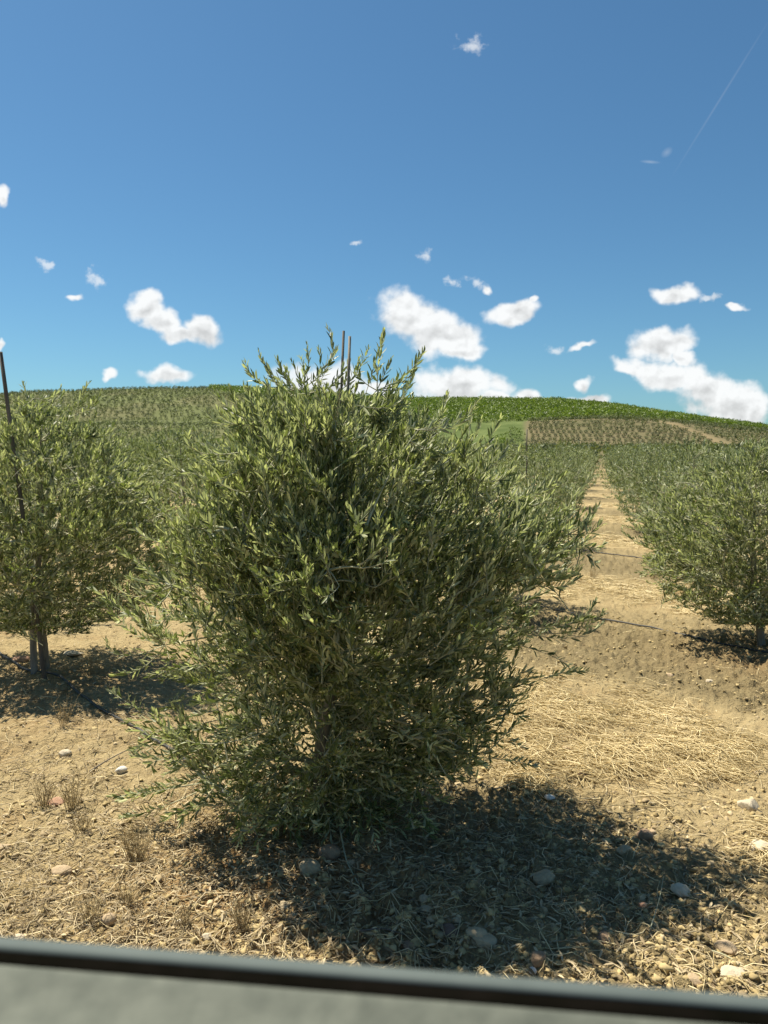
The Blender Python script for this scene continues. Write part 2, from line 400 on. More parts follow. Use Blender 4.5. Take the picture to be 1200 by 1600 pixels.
def bez(P0, P1, P2, k):
    t = np.linspace(0, 1, k)[None, :, None]
    return P0[:, None]*(1-t)**2+2*P1[:, None]*t*(1-t)+P2[:, None]*t*t

# ------------------------------------------------------------------ olive tree generator
def make_env(seed, H, R0, zlow=.25, prof=None, sides=None):
    rg = np.random.default_rng(seed); ph = rg.random(6)*6.28; am = rg.random(6)
    zs = np.array([0, .06, .15, .3, .5, .68, .82, .92, 1.0]); rs = np.array([.35, .6, .82, .97, 1.0, .86, .60, .36, .12])
    def env(z, az):
        h = np.clip((z-zlow)/(H-zlow), 0, 1)
        r = R0*np.interp(h, zs, rs)
        return r*(1+.16*np.sin(az+ph[0])+.12*np.sin(2*az+ph[1]+3*h)+.13*np.sin(3*az+ph[2]+7*h)*am[0]+.10*np.sin(5*az+ph[3]-9*h))
    return env
def env_main(z, az):
    Rr = np.interp(z, [0, .1, .2, .47, .8, 1.0, 1.4, 1.7, 1.95, 2.1, 2.25, 2.42], [.32, .50, .58, .74, .96, 1.08, 1.08, .84, .56, .42, .34, .20])
    Ll = np.interp(z, [0, .1, .25, .5, 1.0, 1.3, 1.6, 1.85, 2.0, 2.15, 2.3, 2.42], [.32, .50, .68, .74, .84, .84, .68, .46, .38, .34, .25, .12])
    Df = np.interp(z, [0, .1, .3, .8, 1.4, 1.8, 2.1, 2.42], [.26, .38, .52, .74, .82, .70, .45, .15])
    c = np.cos(az); s = np.sin(az)
    Df = np.where(s < 0, Df*.86, Df)
    sx = np.where(c > 0, Rr, Ll)
    r = 1/np.sqrt((c/sx)**2+(s/Df)**2)
    return r*(1+.12*np.sin(3*az+5*z)+.10*np.sin(5*az-8*z+1)+.07*np.sin(9*az+13*z))
def grow(seed, H, env, zlow, n_limb, n_sec, n_shoot, nodes, gap, leafL, leafW, rich, sides=(8, 6, 4, 3), topshoots=0, mat=None, lean=(0, 0), zdens=None, trunk_r=.03, extra=None):
    rg = np.random.default_rng(seed)
    # trunk and leader
    k = 14; t = np.linspace(0, 1, k); tz = t*H*.86
    wob = np.cumsum(rg.normal(0, .012, (k, 2)), 0); wob -= wob[0]
    TP = np.stack([wob[:, 0]+lean[0]*tz, wob[:, 1]+lean[1]*tz, tz-.06], -1)
    TR = trunk_r*(1.25-t*1.05)*np.where(t < .05, 1.35, 1)
    def samp(n, f0, f1, pw, zl=None, zh=None):
        out = []; zl = zlow if zl is None else zl; zh = H if zh is None else zh
        need = n
        while need > 0:
            m = max(need*3, 50); z = rg.uniform(zl, zh, m); az = rg.uniform(0, 2*np.pi, m)
            e = env(z, az); acc = rg.random(m) < (e/1.45)**1.3*(zdens(z, az) if zdens is not None else 1)
            z = z[acc]; az = az[acc]; e = e[acc]
            f = f0+(f1-f0)*rg.random(len(z))**pw
            r = e*f
            cx = np.interp(z, tz, TP[:, 0]); cy = np.interp(z, tz, TP[:, 1])
            out.append(np.stack([cx+r*np.cos(az), cy+r*np.sin(az), z], -1)[:need]); need -= len(out[-1])
        return np.concatenate(out)
    # limbs
    LT = samp(n_limb, .55, .85, 1)
    zb = np.clip(.22+LT[:, 2]*rg.uniform(.3, .65, n_limb), .25, H*.8)
    P0 = np.stack([np.interp(zb, tz, TP[:, i]) for i in range(3)], -1)
    dv = LT-P0; ln = np.linalg.norm(dv, axis=1, keepdims=True)
    P1 = P0+dv*.4+np.array([0, 0, .32])*ln*.55+rg.normal(0, .05, (n_limb, 3))
    LB = bez(P0, P1, LT, 9); LB[:, 1:-1] += rg.normal(0, .008, LB[:, 1:-1].shape)
    LR = trunk_r*.52*(1-np.linspace(0, 1, 9)*.82)[None]*rg.uniform(.7, 1.1, (n_limb, 1))
    # secondaries
    def attach(T, nodesP, axisw):
        best = np.empty(len(T), int)
        root = np.linalg.norm(nodesP[:, :2], axis=1)
        for i in range(0, len(T), 400):
            d = np.linalg.norm(T[i:i+400, None]-nodesP[None], axis=2)
            tr = np.linalg.norm(T[i:i+400, :2], axis=1)
            d = d+axisw*np.maximum(root[None]-tr[:, None]+.04, 0)+axisw*.7*np.maximum(nodesP[None, :, 2]-T[i:i+400, None, 2], 0)
            best[i:i+400] = np.argmin(d+rg.random(d.shape)*.04, 1)
        return nodesP[best]
    ST = samp(n_sec, .35, .92, .7)
    nodesP = np.concatenate([LB[:, 2:].reshape(-1, 3), TP[4:]])
    SB0 = attach(ST, nodesP, 1.0); dv = ST-SB0; ln = np.linalg.norm(dv, axis=1, keepdims=True)
    SB = bez(SB0, SB0+dv*.45+np.array([0, 0, .25])*ln*.5+rg.normal(0, .03, (n_sec, 3)), ST, 7)
    SR = (.0065*(1-np.linspace(0, 1, 7)*.7))[None]*rg.uniform(.7, 1.3, (n_sec, 1))
    # shoots
    HT = samp(n_shoot, .22, 1.04, .55)
    if topshoots:
        az = rg.uniform(0, 6.28, topshoots); rr = env(np.full(topshoots, H*.84), az)*np.sqrt(rg.random(topshoots))*.95
        z = H*(.88+.15*rg.random(topshoots)**1.5)-.18*(rr/.5)**2*.4
        HT = np.concatenate([HT, np.stack([rr*np.cos(az)+TP[-1, 0], rr*np.sin(az)+TP[-1, 1], z], -1)])
    if extra is not None: HT = np.concatenate([HT, extra])
    n = len(HT)
    nodesP = np.concatenate([SB[:, 2:].reshape(-1, 3), LB[:, 4:].reshape(-1, 3)])
    HB0 = attach(HT, nodesP, .9)
    dv = HT-HB0; ln = np.linalg.norm(dv, axis=1, keepdims=True)
    # keep very short ones from vanishing
    outw = unit(np.stack([HT[:, 0]-TP[6, 0], HT[:, 1]-TP[6, 1], np.zeros(n)], -1)); hz = np.clip(HT[:, 2]/H, 0, 1)[:, None]
    up = np.interp(hz, [0, .25, .5, .8, 1], [-.55, -.1, .45, 1.1, 2.2])
    gd = unit(outw*.75+up*np.array([0, 0, 1.])+rg.normal(0, .38, (n, 3)))
    short = ln < .16
    HB0 = np.where(short, HT-gd*rg.uniform(.16, .26, (n, 1)), HB0)
    dv = HT-HB0; ln = np.linalg.norm(dv, axis=1, keepdims=True)
    K = 9; HB = bez(HB0, HT-gd*ln*.5, HT, K)
    HR = (.0030*(1-np.linspace(0, 1, K)*.65))[None]*rg.uniform(.7, 1.2, (n, 1))*(leafL/.058)**.5
    # leaves in opposite pairs back from the tip
    seg = np.linalg.norm(np.diff(HB, axis=1), axis=2); cum = np.concatenate([np.zeros((n, 1)), np.cumsum(seg, 1)], 1); tot = cum[:, -1:]
    g = gap*rg.uniform(.75, 1.3, (n, 1)); s = tot-.004-np.arange(nodes)[None]*g-rg.uniform(-.3, .3, (n, nodes))*gap*.5
    ok = s > tot*.12
    s = np.clip(s, 0, tot)
    idx = np.clip((cum[:, None, :] <= s[:, :, None]).sum(2)-1, 0, K-2)
    ii = np.arange(n)[:, None]
    c0 = cum[ii, idx]; f = ((s-c0)/np.maximum(seg[ii, idx], 1e-6))[..., None]
    PP = HB[ii, idx]*(1-f)+HB[ii, idx+1]*f; AX = unit(HB[ii, idx+1]-HB[ii, idx])
    ref = unit(rg.normal(0, 1, (n, 1, 3))); S1 = unit(np.cross(AX, np.broadcast_to(ref, AX.shape))); S2 = np.cross(AX, S1)
    par = (np.arange(nodes) % 2)[None, :, None]; jit = rg.uniform(-.5, .5, (n, nodes, 1))
    SD = np.where(par == 0, S1*np.cos(jit)+S2*np.sin(jit), S2*np.cos(jit)-S1*np.sin(jit))
    fromtip = np.arange(nodes)[None, :, None]
    ang = np.clip(.30+.05*fromtip, 0, .85)+rg.normal(0, .14, (n, nodes, 1))
    geo = Geo()
    for sgn in (1, -1):
        keep = ok & (rg.random((n, nodes)) > .06+.015*np.arange(nodes)[None])
        D = unit(AX*np.cos(ang)+sgn*SD*np.sin(ang)+np.array([0, 0, .34])+rg.normal(0, .10, AX.shape))
        Nn = (AX+np.array([0, 0, .2])+rg.normal(0, .35, AX.shape))*np.where(rg.random((n, nodes, 1)) < .28, -1, 1)
        Lf = leafL*np.clip(.55+.16*fromtip[..., 0], .5, 1)*rg.uniform(.75, 1.22, (n, nodes)); Wf = leafW*rg.uniform(.8, 1.2, (n, nodes))*np.clip(.6+.15*fromtip[..., 0], .6, 1)
        shoot_t = rg.random((n, 1))
        tone = np.clip(shoot_t*.45+rg.random((n, nodes))*.45+.25*np.clip(1-fromtip[..., 0]/4., 0, 1), 0, 1)
        geo.add(*leaf_geo(PP[keep], D[keep], Nn[keep], Lf[keep], Wf[keep], tone[keep], rich))
    crown = geo.mesh('crown', mat or M_LEAF)
    tg = Geo(); tg.add(*tubes(TP[None], TR[None], sides[0])); 
    trunk = tg.mesh('trunk', M_BARK, True)
    bg = Geo(); bg.add(*tubes(LB, LR, sides[1])); bg.add(*tubes(SB, SR, sides[2])); 
    if sides[3]: bg.add(*tubes(HB, HR, sides[3]))
    branches = bg.mesh('branches', M_TWIG, True)
    return trunk, branches, crown
def tree_obj(meshes, loc, rz, label, group, sc=(1, 1, 1), parts=('trunk', 'branches', 'crown')):
    e = bpy.data.objects.new('olive_tree', None); COL.objects.link(e); e.empty_display_size = .3
    e.location = loc; e.rotation_euler = (0, 0, rz); e.scale = sc
    tag(e, label, 'tree', group)
    for nme, me in zip(parts, meshes): link(nme, me, e)
    return e
def copy_tree(o):
    c = o.copy(); COL.objects.link(c)
    for ch in [q for q in o.children]:
        d = ch.copy(); COL.objects.link(d); d.parent = c
    return c

# ================================================================== LARGE STRUCTURE: ground
def build_ground():
    inv = np.linspace(1/1.7, 1/60., 560)
    ys = np.concatenate([np.linspace(-14, 1.6, 24), 1/inv, np.linspace(62, 246, 46), np.linspace(249, 440, 130), np.linspace(450, 620, 20), np.linspace(680, 2600, 20)])
    d = np.linspace(-1, 1, 760)
    out = np.linspace(0, 1, 30)[1:]**1.8
    hw = 1.0+.60*np.maximum(ys, 0); ex = 22+2.2*np.maximum(ys, 0)
    X = np.concatenate([(-hw[:, None]-ex[:, None]*out[::-1][None]), hw[:, None]*d[None], (hw[:, None]+ex[:, None]*out[None])], 1)
    Y = np.broadcast_to(ys[:, None], X.shape).copy()
    Z = gz(X, Y)
    r, c = X.shape; V = np.stack([X, Y, Z], -1).reshape(-1, 3)
    i = np.arange(r-1)[:, None]*c+np.arange(c-1)[None]
    q = np.stack([i, i+1, i+c+1, i+c], -1).reshape(-1, 4)
    me = make_mesh('ground', V, q, np.full(len(q), 4), ground_mat(), smooth=True)
    x, y = X.ravel(), Y.ravel()
    till = tillmask(x, y)*(1-sstep(60, 120, y)); st = strawmask(x, y)*(1-sstep(60, 120, y))
    gr, bare = zones(x, y)
    colr = np.stack([till, st, gr, np.ones_like(x)], -1).astype(np.float32)
    a = me.attributes.new('zone', 'FLOAT_COLOR', 'POINT'); a.data.foreach_set('color', colr.ravel())
    a = me.attributes.new('litter', 'FLOAT', 'POINT'); a.data.foreach_set('value', np.clip(1.2*np.exp(-(np.hypot((x-MAIN[0]+.12)/.62, (y-MAIN[1]+.45)/.55))**2)+.5*np.exp(-(np.hypot(x+2.5, y-5.6)/.9)**2)+.5*np.exp(-(np.hypot(x-3.3, y-6.7)/.6)**2), 0, 1).astype(np.float32))
    a = me.attributes.new('bare', 'FLOAT', 'POINT'); a.data.foreach_set('value', bare.astype(np.float32))
    tag(link('ground', me), kind='structure')
def zones(x, y):
    px = 600+FPX*x/np.maximum(y, 40)
    wig = (fbm(x/14, y/14, 77, 3)-.5)*8
    gfront = np.interp(px, [300, 345, 640, 700, 820, 900, 1060, 1200, 1500], [426, 398, 330, 309, 308, 311, 330, 358, 400])
    grove = sstep(0, 3, y+wig*.5-gfront)*sstep(325, 350, px)
    meadow = sstep(610, 650, px)*(1-sstep(812, 826, px+wig*.6))*sstep(240, 255, y)
    lefthill = .7*(1-sstep(560, 640, px))*sstep(235, 270, y)*(.55+.45*sstep(.35, .6, fbm(x/22, y/22, 31, 3)))
    gr = np.clip(grove*.85+meadow+lefthill*(1-grove), 0, 1)
    # bare strip slanting over the knoll, and a lip of soil along its left and top edge
    cx = np.interp(y, [255, 280, 300, 318], [1150, 1098, 1046, 1010])
    bare = .85*np.exp(-((px-cx+wig*2.5)/(13+wig))**2)*sstep(240, 250, y)*(1-sstep(318, 324, y))
    lip = .25*sstep(814, 832, px+wig*2)*(1-sstep(830, 850, px+wig*2))*sstep(262, 270, y)*(1-sstep(305, 312, y))
    lip = np.maximum(lip, .3*sstep(820, 840, px+wig*2)*(1-sstep(900, 960, px))*sstep(298, 301, y+wig*.4)*(1-sstep(307, 311, y)))
    return gr, np.clip(bare+lip, 0, 1)*(1-grove)
build_ground()

# ================================================================== TREES
def bulk_trees(P, Rad, Hh, nf, size, seed, mat, name, squash=1.0):     # many small crowns in one mesh
    rg = np.random.default_rng(seed); n = len(P)
    d = unit(rg.normal(0, 1, (n, nf, 3))); rr = rg.uniform(.45, 1.05, (n, nf, 1))**.6
    lump = 1+.18*np.sin(d[..., :1]*5+rg.random((n, 1, 1))*6)+.15*np.sin(d[..., 2:3]*7+rg.random((n, 1, 1))*6)
    C = d*rr*lump*np.stack([Rad, Rad, Hh*.5], -1)[:, None]; C[..., 2] += Hh[:, None]*.56
    C = C+P[:, None]
    D = unit(d+rg.normal(0, .8, d.shape)); Nn = d+rg.normal(0, .5, d.shape)+np.array([0, 0, .35])
    sc = np.broadcast_to(Rad[:, None], (n, nf))*size
    tt = np.clip(rg.random((n, 1))*.5+rg.random((n, nf))*.5, 0, 1)
    g = Geo(); g.add(*leaf_geo(C.reshape(-1, 3)-(D*sc[..., None]*.5).reshape(-1, 3), D.reshape(-1, 3), Nn.reshape(-1, 3), sc.ravel(), sc.ravel()*.62, tt.ravel(), False))
    return g.mesh(name, mat)

ORD = ['first', 'second', 'third', 'fourth', 'fifth', 'sixth', 'seventh', 'eighth', 'ninth', 'tenth', 'eleventh', 'twelfth', 'thirteenth', 'fourteenth', 'fifteenth', 'sixteenth', 'seventeenth', 'eighteenth', 'nineteenth', 'twentieth']
G_TREES = 'olive trees planted in rows across the orchard floor'

def build_trees():
    # --- the large one in front
    def zd(z, az):
        low = np.interp(z, [0, .25, .6, .9, 1.2], [.9, 1.0, .9, .9, 1.0])
        left = np.where(np.cos(az) < -.3, np.interp(z, [0, .5, 1.0, 1.6], [.35, .42, .60, .9]), 1)
        return low*left*(.22+.78*sstep(.40, .56, fbm(az*1.5+9, z*2.8, 15, 2)))
    # shoots standing free of the crown where the photograph shows them: px, py of each tip, depth offset
    tips = [(512,512,0),(498,548,-.05),(526,545,.1),(600,518,0),(592,545,.05),(562,560,-.1),(480,540,.1),(405,552,0),(383,566,.05),(432,560,-.05),(446,575,.1),(418,580,.0),
            (662,548,0),(652,560,.03),(645,585,0),(638,600,-.04),(575,545,.08),(612,560,0),(470,560,-.1),(456,566,0),(536,570,0),(620,590,.1),(545,560,.15),
            (694,632,0),(735,648,.0),(752,655,.05),(715,660,-.05),(775,690,0),(812,700,.05),(862,735,0),(880,745,.1),(925,742,0),(905,765,-.05),(940,815,0),(944,850,.02),(935,790,0),
            (945,955,0),(930,940,.05),(942,975,-.05),(915,1048,0),(890,1046,.05),(836,1200,0),(820,1170,0),(930,880,.05),(925,965,.1),
            (336,612,0),(322,640,.05),(300,668,0),(288,690,-.05),(262,720,0),(232,770,0),(205,815,0),(186,860,0),(176,910,.05),(168,950,0),(165,1000,-.1),(178,1055,0),(172,1080,.05),
            (195,1130,0),(205,1180,0),(172,1245,-.1),(186,1252,-.05),(190,1288,-.1),(215,1240,0),(282,1280,-.1),(300,1278,-.15),(380,1345,-.3),(372,1325,-.3),(395,1300,-.25),(680,1322,-.3),(650,1310,-.2),(600,1300,-.3),(560,1310,-.3),(530,1290,-.2)]
    def tips3(tips, bx, by): 
      ex = []
      for px, py, dd in tips:
        dy = math.cos(PITCH)*FPX+math.sin(PITCH)*(800-py); dz = -math.sin(PITCH)*FPX+math.cos(PITCH)*(800-py)
        s = (by+dd)/dy; ex.append(((px-600)*s-bx, dd, max(CAM_Z+dz*s, .08)))
      return np.array(ex)
    ex = []
    for px, py, dd in tips:
        dy = math.cos(PITCH)*FPX+math.sin(PITCH)*(800-py); dz = -math.sin(PITCH)*FPX+math.cos(PITCH)*(800-py)
        s = (MAIN[1]+dd)/dy; ex.append(((px-600)*s-MAIN[0], dd, max(CAM_Z+dz*s, .08)))
    rgd = np.random.default_rng(5)
    for q in range(60):
        px = rgd.uniform(250, 705); py = rgd.uniform(1190, 1335)-max(0, 330-px)*.6-max(0, px-560)*.25; dd = rgd.uniform(-.5, -.1)
        ex.append(tips3([(px, py, dd)], MAIN[0], MAIN[1])[0])
    rgx = np.random.default_rng(77); nx = 110; za = rgx.uniform(.25, 2.0, nx); aa = rgx.uniform(0, 6.28, nx); rx_ = env_main(za, aa)*rgx.uniform(1.02, 1.15, nx)
    ex += [(rx_[i]*math.cos(aa[i])+.03*za[i], rx_[i]*math.sin(aa[i]), za[i]+(.10 if za[i] > .9 else -.03)) for i in range(nx)]
    m = grow(11, 2.14, env_main, .04, 26, 300, 3900, 18, .0175, .052, .0122, True, topshoots=16, zdens=zd, trunk_r=.036, extra=np.array(ex), lean=(.03, .0))
    z0 = float(macro(MAIN[0], MAIN[1]))
    tree_obj(m, (MAIN[0], MAIN[1], z0), 0, 'large bushy olive tree filling the middle, its twigs reaching above the hill', G_TREES)
    # --- left neighbour
    e = make_env(3, 2.30, 1.04, .36)
    m = grow(21, 2.32, e, .36, 24, 220, 2100, 15, .021, .060, .0150, True, topshoots=14, trunk_r=.034, extra=tips3([(35,598,0),(95,605,0),(100,612,.1),(140,598,0),(132,606,0),(158,612,.05),(72,622,0),(60,628,.1),(118,630,0),(150,640,0),(20,620,0),(180,660,0)], -2.8, 6.26))
    lx, ly = -2.80, 6.26
    tree_obj(m, (lx, ly, float(macro(lx, ly))), 0, 'olive tree at the left edge with bare lower trunk tied to a leaning stake', G_TREES)
    # --- right neighbour
    e = make_env(8, 1.98, .92, .22)
    m = grow(31, 1.98, e, .22, 20, 200, 2100, 13, .023, .058, .0150, True, topshoots=10, trunk_r=.032, lean=(.06, 0))
    rx, ry = 3.50, 7.0
    tree_obj(m, (rx, ry, float(macro(rx, ry))), 2.2, 'dense olive tree at the right edge with its trunk showing above a hose', G_TREES)
    # --- midfield prototypes shared by copies
    mids = []
    for i in range(4):
        H = [2.15, 1.95, 2.25, 2.0][i]; e = make_env(50+i, H, [1.38, 1.32, 1.28, 1.4][i], .2)
        mids.append(grow(60+i, H, e, .2, 14, 110, 950, 10, .030, .078, .023, False, sides=(6, 4, 3, 0), topshoots=12, mat=M_LEAF_MID))
    fars = []
    for i in range(3):
        H = [2.1, 1.95, 2.2][i]; e = make_env(80+i, H, [1.42, 1.38, 1.35][i], .15)
        fars.append(grow(90+i, H, e, .15, 8, 40, 400, 6, .055, .13, .045, False, sides=(5, 3, 3, 0), topshoots=6, mat=M_LEAF_MID))
    rg = np.random.default_rng(5)
    protos = {}
    cnt = 0
    # columns running away from the road; column 0 holds the front tree, column 1 borders the alley on its right
    starts = {}
    for ci in range(-16, 12):
        for k in range(-12, 40):
            p = MAIN + A_COL*k + B_ROW*ci
            if ci >= 1: p = p+np.array([3.42-3.665, .44])
            if (ci, k) in ((0, 0), (-1, 0), (1, 1)): continue
            x, y = p; 
            if y < 5.4 or y > 74: continue
            u = x/y; marg = 1.3/y
            if abs(u) > .5+marg: continue
            if (ci >= 1 and k <= 0): continue
            starts.setdefault(ci, []).append((y, x, k))
    for ci in sorted(starts):
        lst = sorted(starts[ci])
        for q, (y, x, k) in enumerate(lst):
            jx, jy = rg.normal(0, .09, 2); x += jx; y += jy
            n_in = q+1+(1 if ci in (0, -1, 1) else 0)
            o = ORD[min(n_in-1, 19)]
            if ci == 0: lab = f'olive tree left of the alley, {o} from the road in its line'
            elif ci == 1: lab = f'olive tree right of the dirt alley, {o} from the road in its line'
            elif ci < 0: lab = f'olive tree, {o} from the front in the {ORD[-ci]} line left of the alley'
            else: lab = f'olive tree, {o} from the front in the {ORD[ci-1]} line right of the alley'
            near = y < 26
            key = ('m' if near else 'f', int(rg.integers(0, 4 if near else 3)))
            if key not in protos:
                o_ = tree_obj((mids if near else fars)[key[1]], (0, 0, 0), 0, lab, G_TREES); protos[key] = o_
            else: o_ = copy_tree(protos[key])
            o_.location = (x, y, float(macro(x, y))-.02); o_.rotation_euler = (0, 0, rg.uniform(-.3, .3)+math.pi*int(rg.integers(0, 2)))
            s = rg.uniform(.88, 1.06); o_.scale = (.75*s*rg.uniform(.94, 1.04), 1.02*s*rg.uniform(.95, 1.1), s)
            if ci < 0 and y < 40: o_.scale = ((1.16 if y < 21 else 1.0)*s, 1.08*s, s*(rg.uniform(1.22, 1.40) if y < 21 else rg.uniform(1.1, 1.25)))
            if ci > 0 and y < 30: o_.scale = (o_.scale[0]*1.04, o_.scale[1]*1.05, o_.scale[2]*1.08)
            o_['label'] = lab; cnt += 1
    print('lattice trees', cnt)
    # --- plain beyond, from 74 m to the foot of the hill: one mass
    pts = []
    for ci in range(-70, 60):
        for k in range(-40, 90):
            p = MAIN+A_COL*k+B_ROW*ci
            if 74 < p[1] < 246 and abs(p[0]/p[1]) < .62: pts.append(p)
    pts = np.array(pts)+rg.normal(0, .15, (len(pts), 2)); z = macro(pts[:, 0], pts[:, 1])
    P = np.column_stack([pts, z]); n = len(P)
    me = bulk_trees(P, rg.uniform(.95, 1.15, n), rg.uniform(1.5, 2.4, n), 100, .42, 7, M_LEAF_FAR, 'far_grove')
    tag(link('olive_grove', me), 'distant olive trees of the level orchard merging into one green mass', 'grove', kind='stuff')
    # --- rows climbing the hillside
    # knoll
    T = []
    rk_ = rg.uniform(0, 2.5, 30)
    for r_, yy in enumerate(np.arange(250, 312, 5.9)):
        for xx in np.arange(-10, 190, 1.95):
            x = xx+rk_[r_]; y = yy-x*.10+10
            T.append((x, y))
    T = np.array(T)+rg.normal(0, .14, (len(T), 2)); px = 600+FPX*T[:, 0]/T[:, 1]
    gr, ba = zones(T[:, 0], T[:, 1]); ok = (px > 826) & (px < 1330) & (gr < .2) & (ba < .35) & (T[:, 1] > 247) & (rg.random(len(T)) > .03)
    K1 = T[ok]
    # slopes: left hill, and the slope between the knoll and the green grove
    T = []; rp_ = rg.uniform(0, 2.7, 60)
    for r_, yy in enumerate(np.arange(250, 452, 6.4)):
        for xx in np.arange(-300, 300, 2.3): T.append((xx+rp_[r_ % 60], yy+xx*.06))
    T = np.array(T)+rg.normal(0, .38, (len(T), 2)); px = 600+FPX*T[:, 0]/T[:, 1]
    gr, ba = zones(T[:, 0], T[:, 1])
    ok = (gr < np.where((px < 640) & (T[:, 1] < np.interp(px, [300, 345, 640], [500, 398, 330])), 2, .2)) & (ba < .35) & (px > -160) & (px < 1360) & (T[:, 1] > 249) & (T[:, 1] < 437) & (rg.random(len(T)) > .05)
    ok &= ~((px > 815) & (T[:, 1] < 302))
    K2 = T[ok]
    d = np.hypot(K1[:, 0], K1[:, 1]); vis = np.abs((600+FPX*K1[:, 0]/K1[:, 1])-600) < 600
    budget = 300-cnt-3
    e = CAM_Z; zk = macro(K1[:, 0], K1[:, 1]); elev = (zk-CAM_Z)/K1[:, 1]*FPX
    cand = np.where(vis & (elev > 22))[0]; cand = cand[np.argsort(d[cand])][:max(budget, 0)]
    ind = np.zeros(len(K1), bool); ind[cand] = True
    protoK = [bulk_trees(np.zeros((1, 3)), np.array([.80]), np.array([1.15]), 110, .42, 200+i, M_LEAF_FAR, 'crown') for i in range(3)]
    tg = Geo(); tg.add(*tubes(np.array([[[0, 0, -.1], [.02, .01, .4], [.0, .02, .9]]]), np.array([[.06, .045, .03]]), 5)); tm = tg.mesh('trunk', M_BARK)
    po = None
    for j, i in enumerate(cand):
        if j < 3:
            o_ = tree_obj((tm, protoK[j]), (0, 0, 0), 0, None, 'young olive trees in dotted rows on the far knoll', parts=('trunk', 'crown')); po = (po or [])+[o_]
            o_['label'] = 'young round olive tree in the dotted rows on the far knoll beyond the alley'; 
        else: o_ = copy_tree(po[j % 3])
        o_.location = (K1[i, 0], K1[i, 1], zk[i]); o_.rotation_euler = (0, 0, rg.uniform(0, 6.28)); s = rg.uniform(.8, 1.1); o_.scale = (s, s, s)
    rest = np.concatenate([K1[~ind], K2]); z = macro(rest[:, 0], rest[:, 1]); n = len(rest)
    me = bulk_trees(np.column_stack([rest, z]), rg.uniform(.75, 1.15, n), rg.uniform(1.0, 1.6, n), 50, .50, 9, M_LEAF_FAR, 'hill_olives')
    tag(link('hillside_olives', me), 'rows of small olive trees dotting the brown hillside', 'olive grove', kind='stuff')
    # --- bright green grove along the crest
    T = []
    for yy in np.arange(306, 470, 3.6):
        for xx in np.arange(-130, 300, 2.9): T.append((xx, yy+xx*.03))
    T = np.array(T)+rg.normal(0, .45, (len(T), 2)); px = 600+FPX*T[:, 0]/T[:, 1]
    gr, ba = zones(T[:, 0], T[:, 1]); fr = np.interp(px, [300, 345, 640, 700, 820, 900, 1060, 1200, 1500], [426, 398, 330, 309, 308, 311, 330, 358, 400])
    ok = (T[:, 1] > fr+1) & (px > 332) & (px < 1400) & (T[:, 1] < 462) & (rg.random(len(T)) > .07)
    T = T[ok]; n = len(T); z = macro(T[:, 0], T[:, 1])
    me = bulk_trees(np.column_stack([T, z]), rg.uniform(1.2, 1.75, n), rg.uniform(1.7, 2.7, n), 46, .5, 12, M_GREEN, 'crest_grove')
    tag(link('green_grove', me), 'bright green grove of bushes covering the hill crest', 'grove', kind='stuff')
    print('stuff', n, len(rest), len(P))
    # --- single bushes in the meadow and on the left slope
    for nm, px, y, rad, h, lab in (('bush', 777, 262, 3.4, 3.4, 'dark round bush standing alone in the green meadow'), ('bush', 803, 268, 3.2, 4.2, 'pale green bush beside the soil edge of the knoll'),
                               ('bush', 338, 252, 3.0, 3.6, 'bright green bush standing at the foot of the left hill'), ('bush', 722, 288, 2.2, 2.4, 'small green bush higher up in the meadow')):
        x = (px-600)/FPX*y
        me = bulk_trees(np.zeros((1, 3)), np.array([rad]), np.array([h]), 420, .16, int(px), M_GREEN if 'dark' in lab or 'bright' in lab else M_BUSH, 'bush')
        o = link('bush', me, loc=(x, y, float(macro(x, y))-.3)); tag(o, lab, 'bush')
build_trees()

# ================================================================== STAKES, GUARD, HOSES
def stake(x, y, h, r, lx, ly, label, mat=M_STAKE, group='stakes beside the olive trees'):
    g = Geo(); k = 9; t = np.linspace(0, 1, k); rg = np.random.default_rng(int(abs(x)*1000))
    P = np.stack([lx*t*h, ly*t*h, t*h-.15*(1-t)], -1)[None]; P[:, 1:-1, :2] += rg.normal(0, .004, (1, k-2, 2))
    g.add(*tubes(P, np.full((1, k), r)*(1.05-.15*t)[None], 8, cap=True))
    o = link('wooden_stake', g.mesh('stake', mat, False), loc=(x, y, float(gz(np.array([x]), np.array([y]))[0])))
    return tag(o, label, 'stake', group)
stake(-0.315+.02, 3.74, 2.36, .0068, .043, .0, 'dark thin stake whose tip rises from the top of the front tree, left of two')
stake(-0.27, 3.76, 2.33, .0075, .045, .0, 'grey stake beside the dark one at the top of the front tree, right of two', M_CANE)
stake(-2.66, 5.95, 2.55, .017, -.108, .0, 'tall leaning grey stake at the left edge rising against the sky')
stake(-2.845, 6.15, 1.2, .028, -.03, .02, 'thick short brown stake close beside the left tree trunk', M_CANE)
stake(2.78, 15.0, 2.28, .012, .0, .0, 'dark stake top poking out of the trees left of the alley')
g = Geo(); k = 6; t = np.linspace(0, 1, k)
P = np.stack([t*.012, t*0, t*.21-.03], -1)[None]
g.add(*tubes(P, np.array([[.040, .041, .041, .040, .041, .042]]), 14)); P2 = P.copy(); g.add(*tubes(P2[:, ::-1], np.full((1, k), .037), 14))
tag(link('trunk_guard', g.mesh('trunk_guard', M_GUARD, True), loc=(MAIN[0], MAIN[1], float(gz(MAIN[:1], MAIN[1:])[0]))), 'short grey green tube guarding the foot of the front tree', 'tree guard')

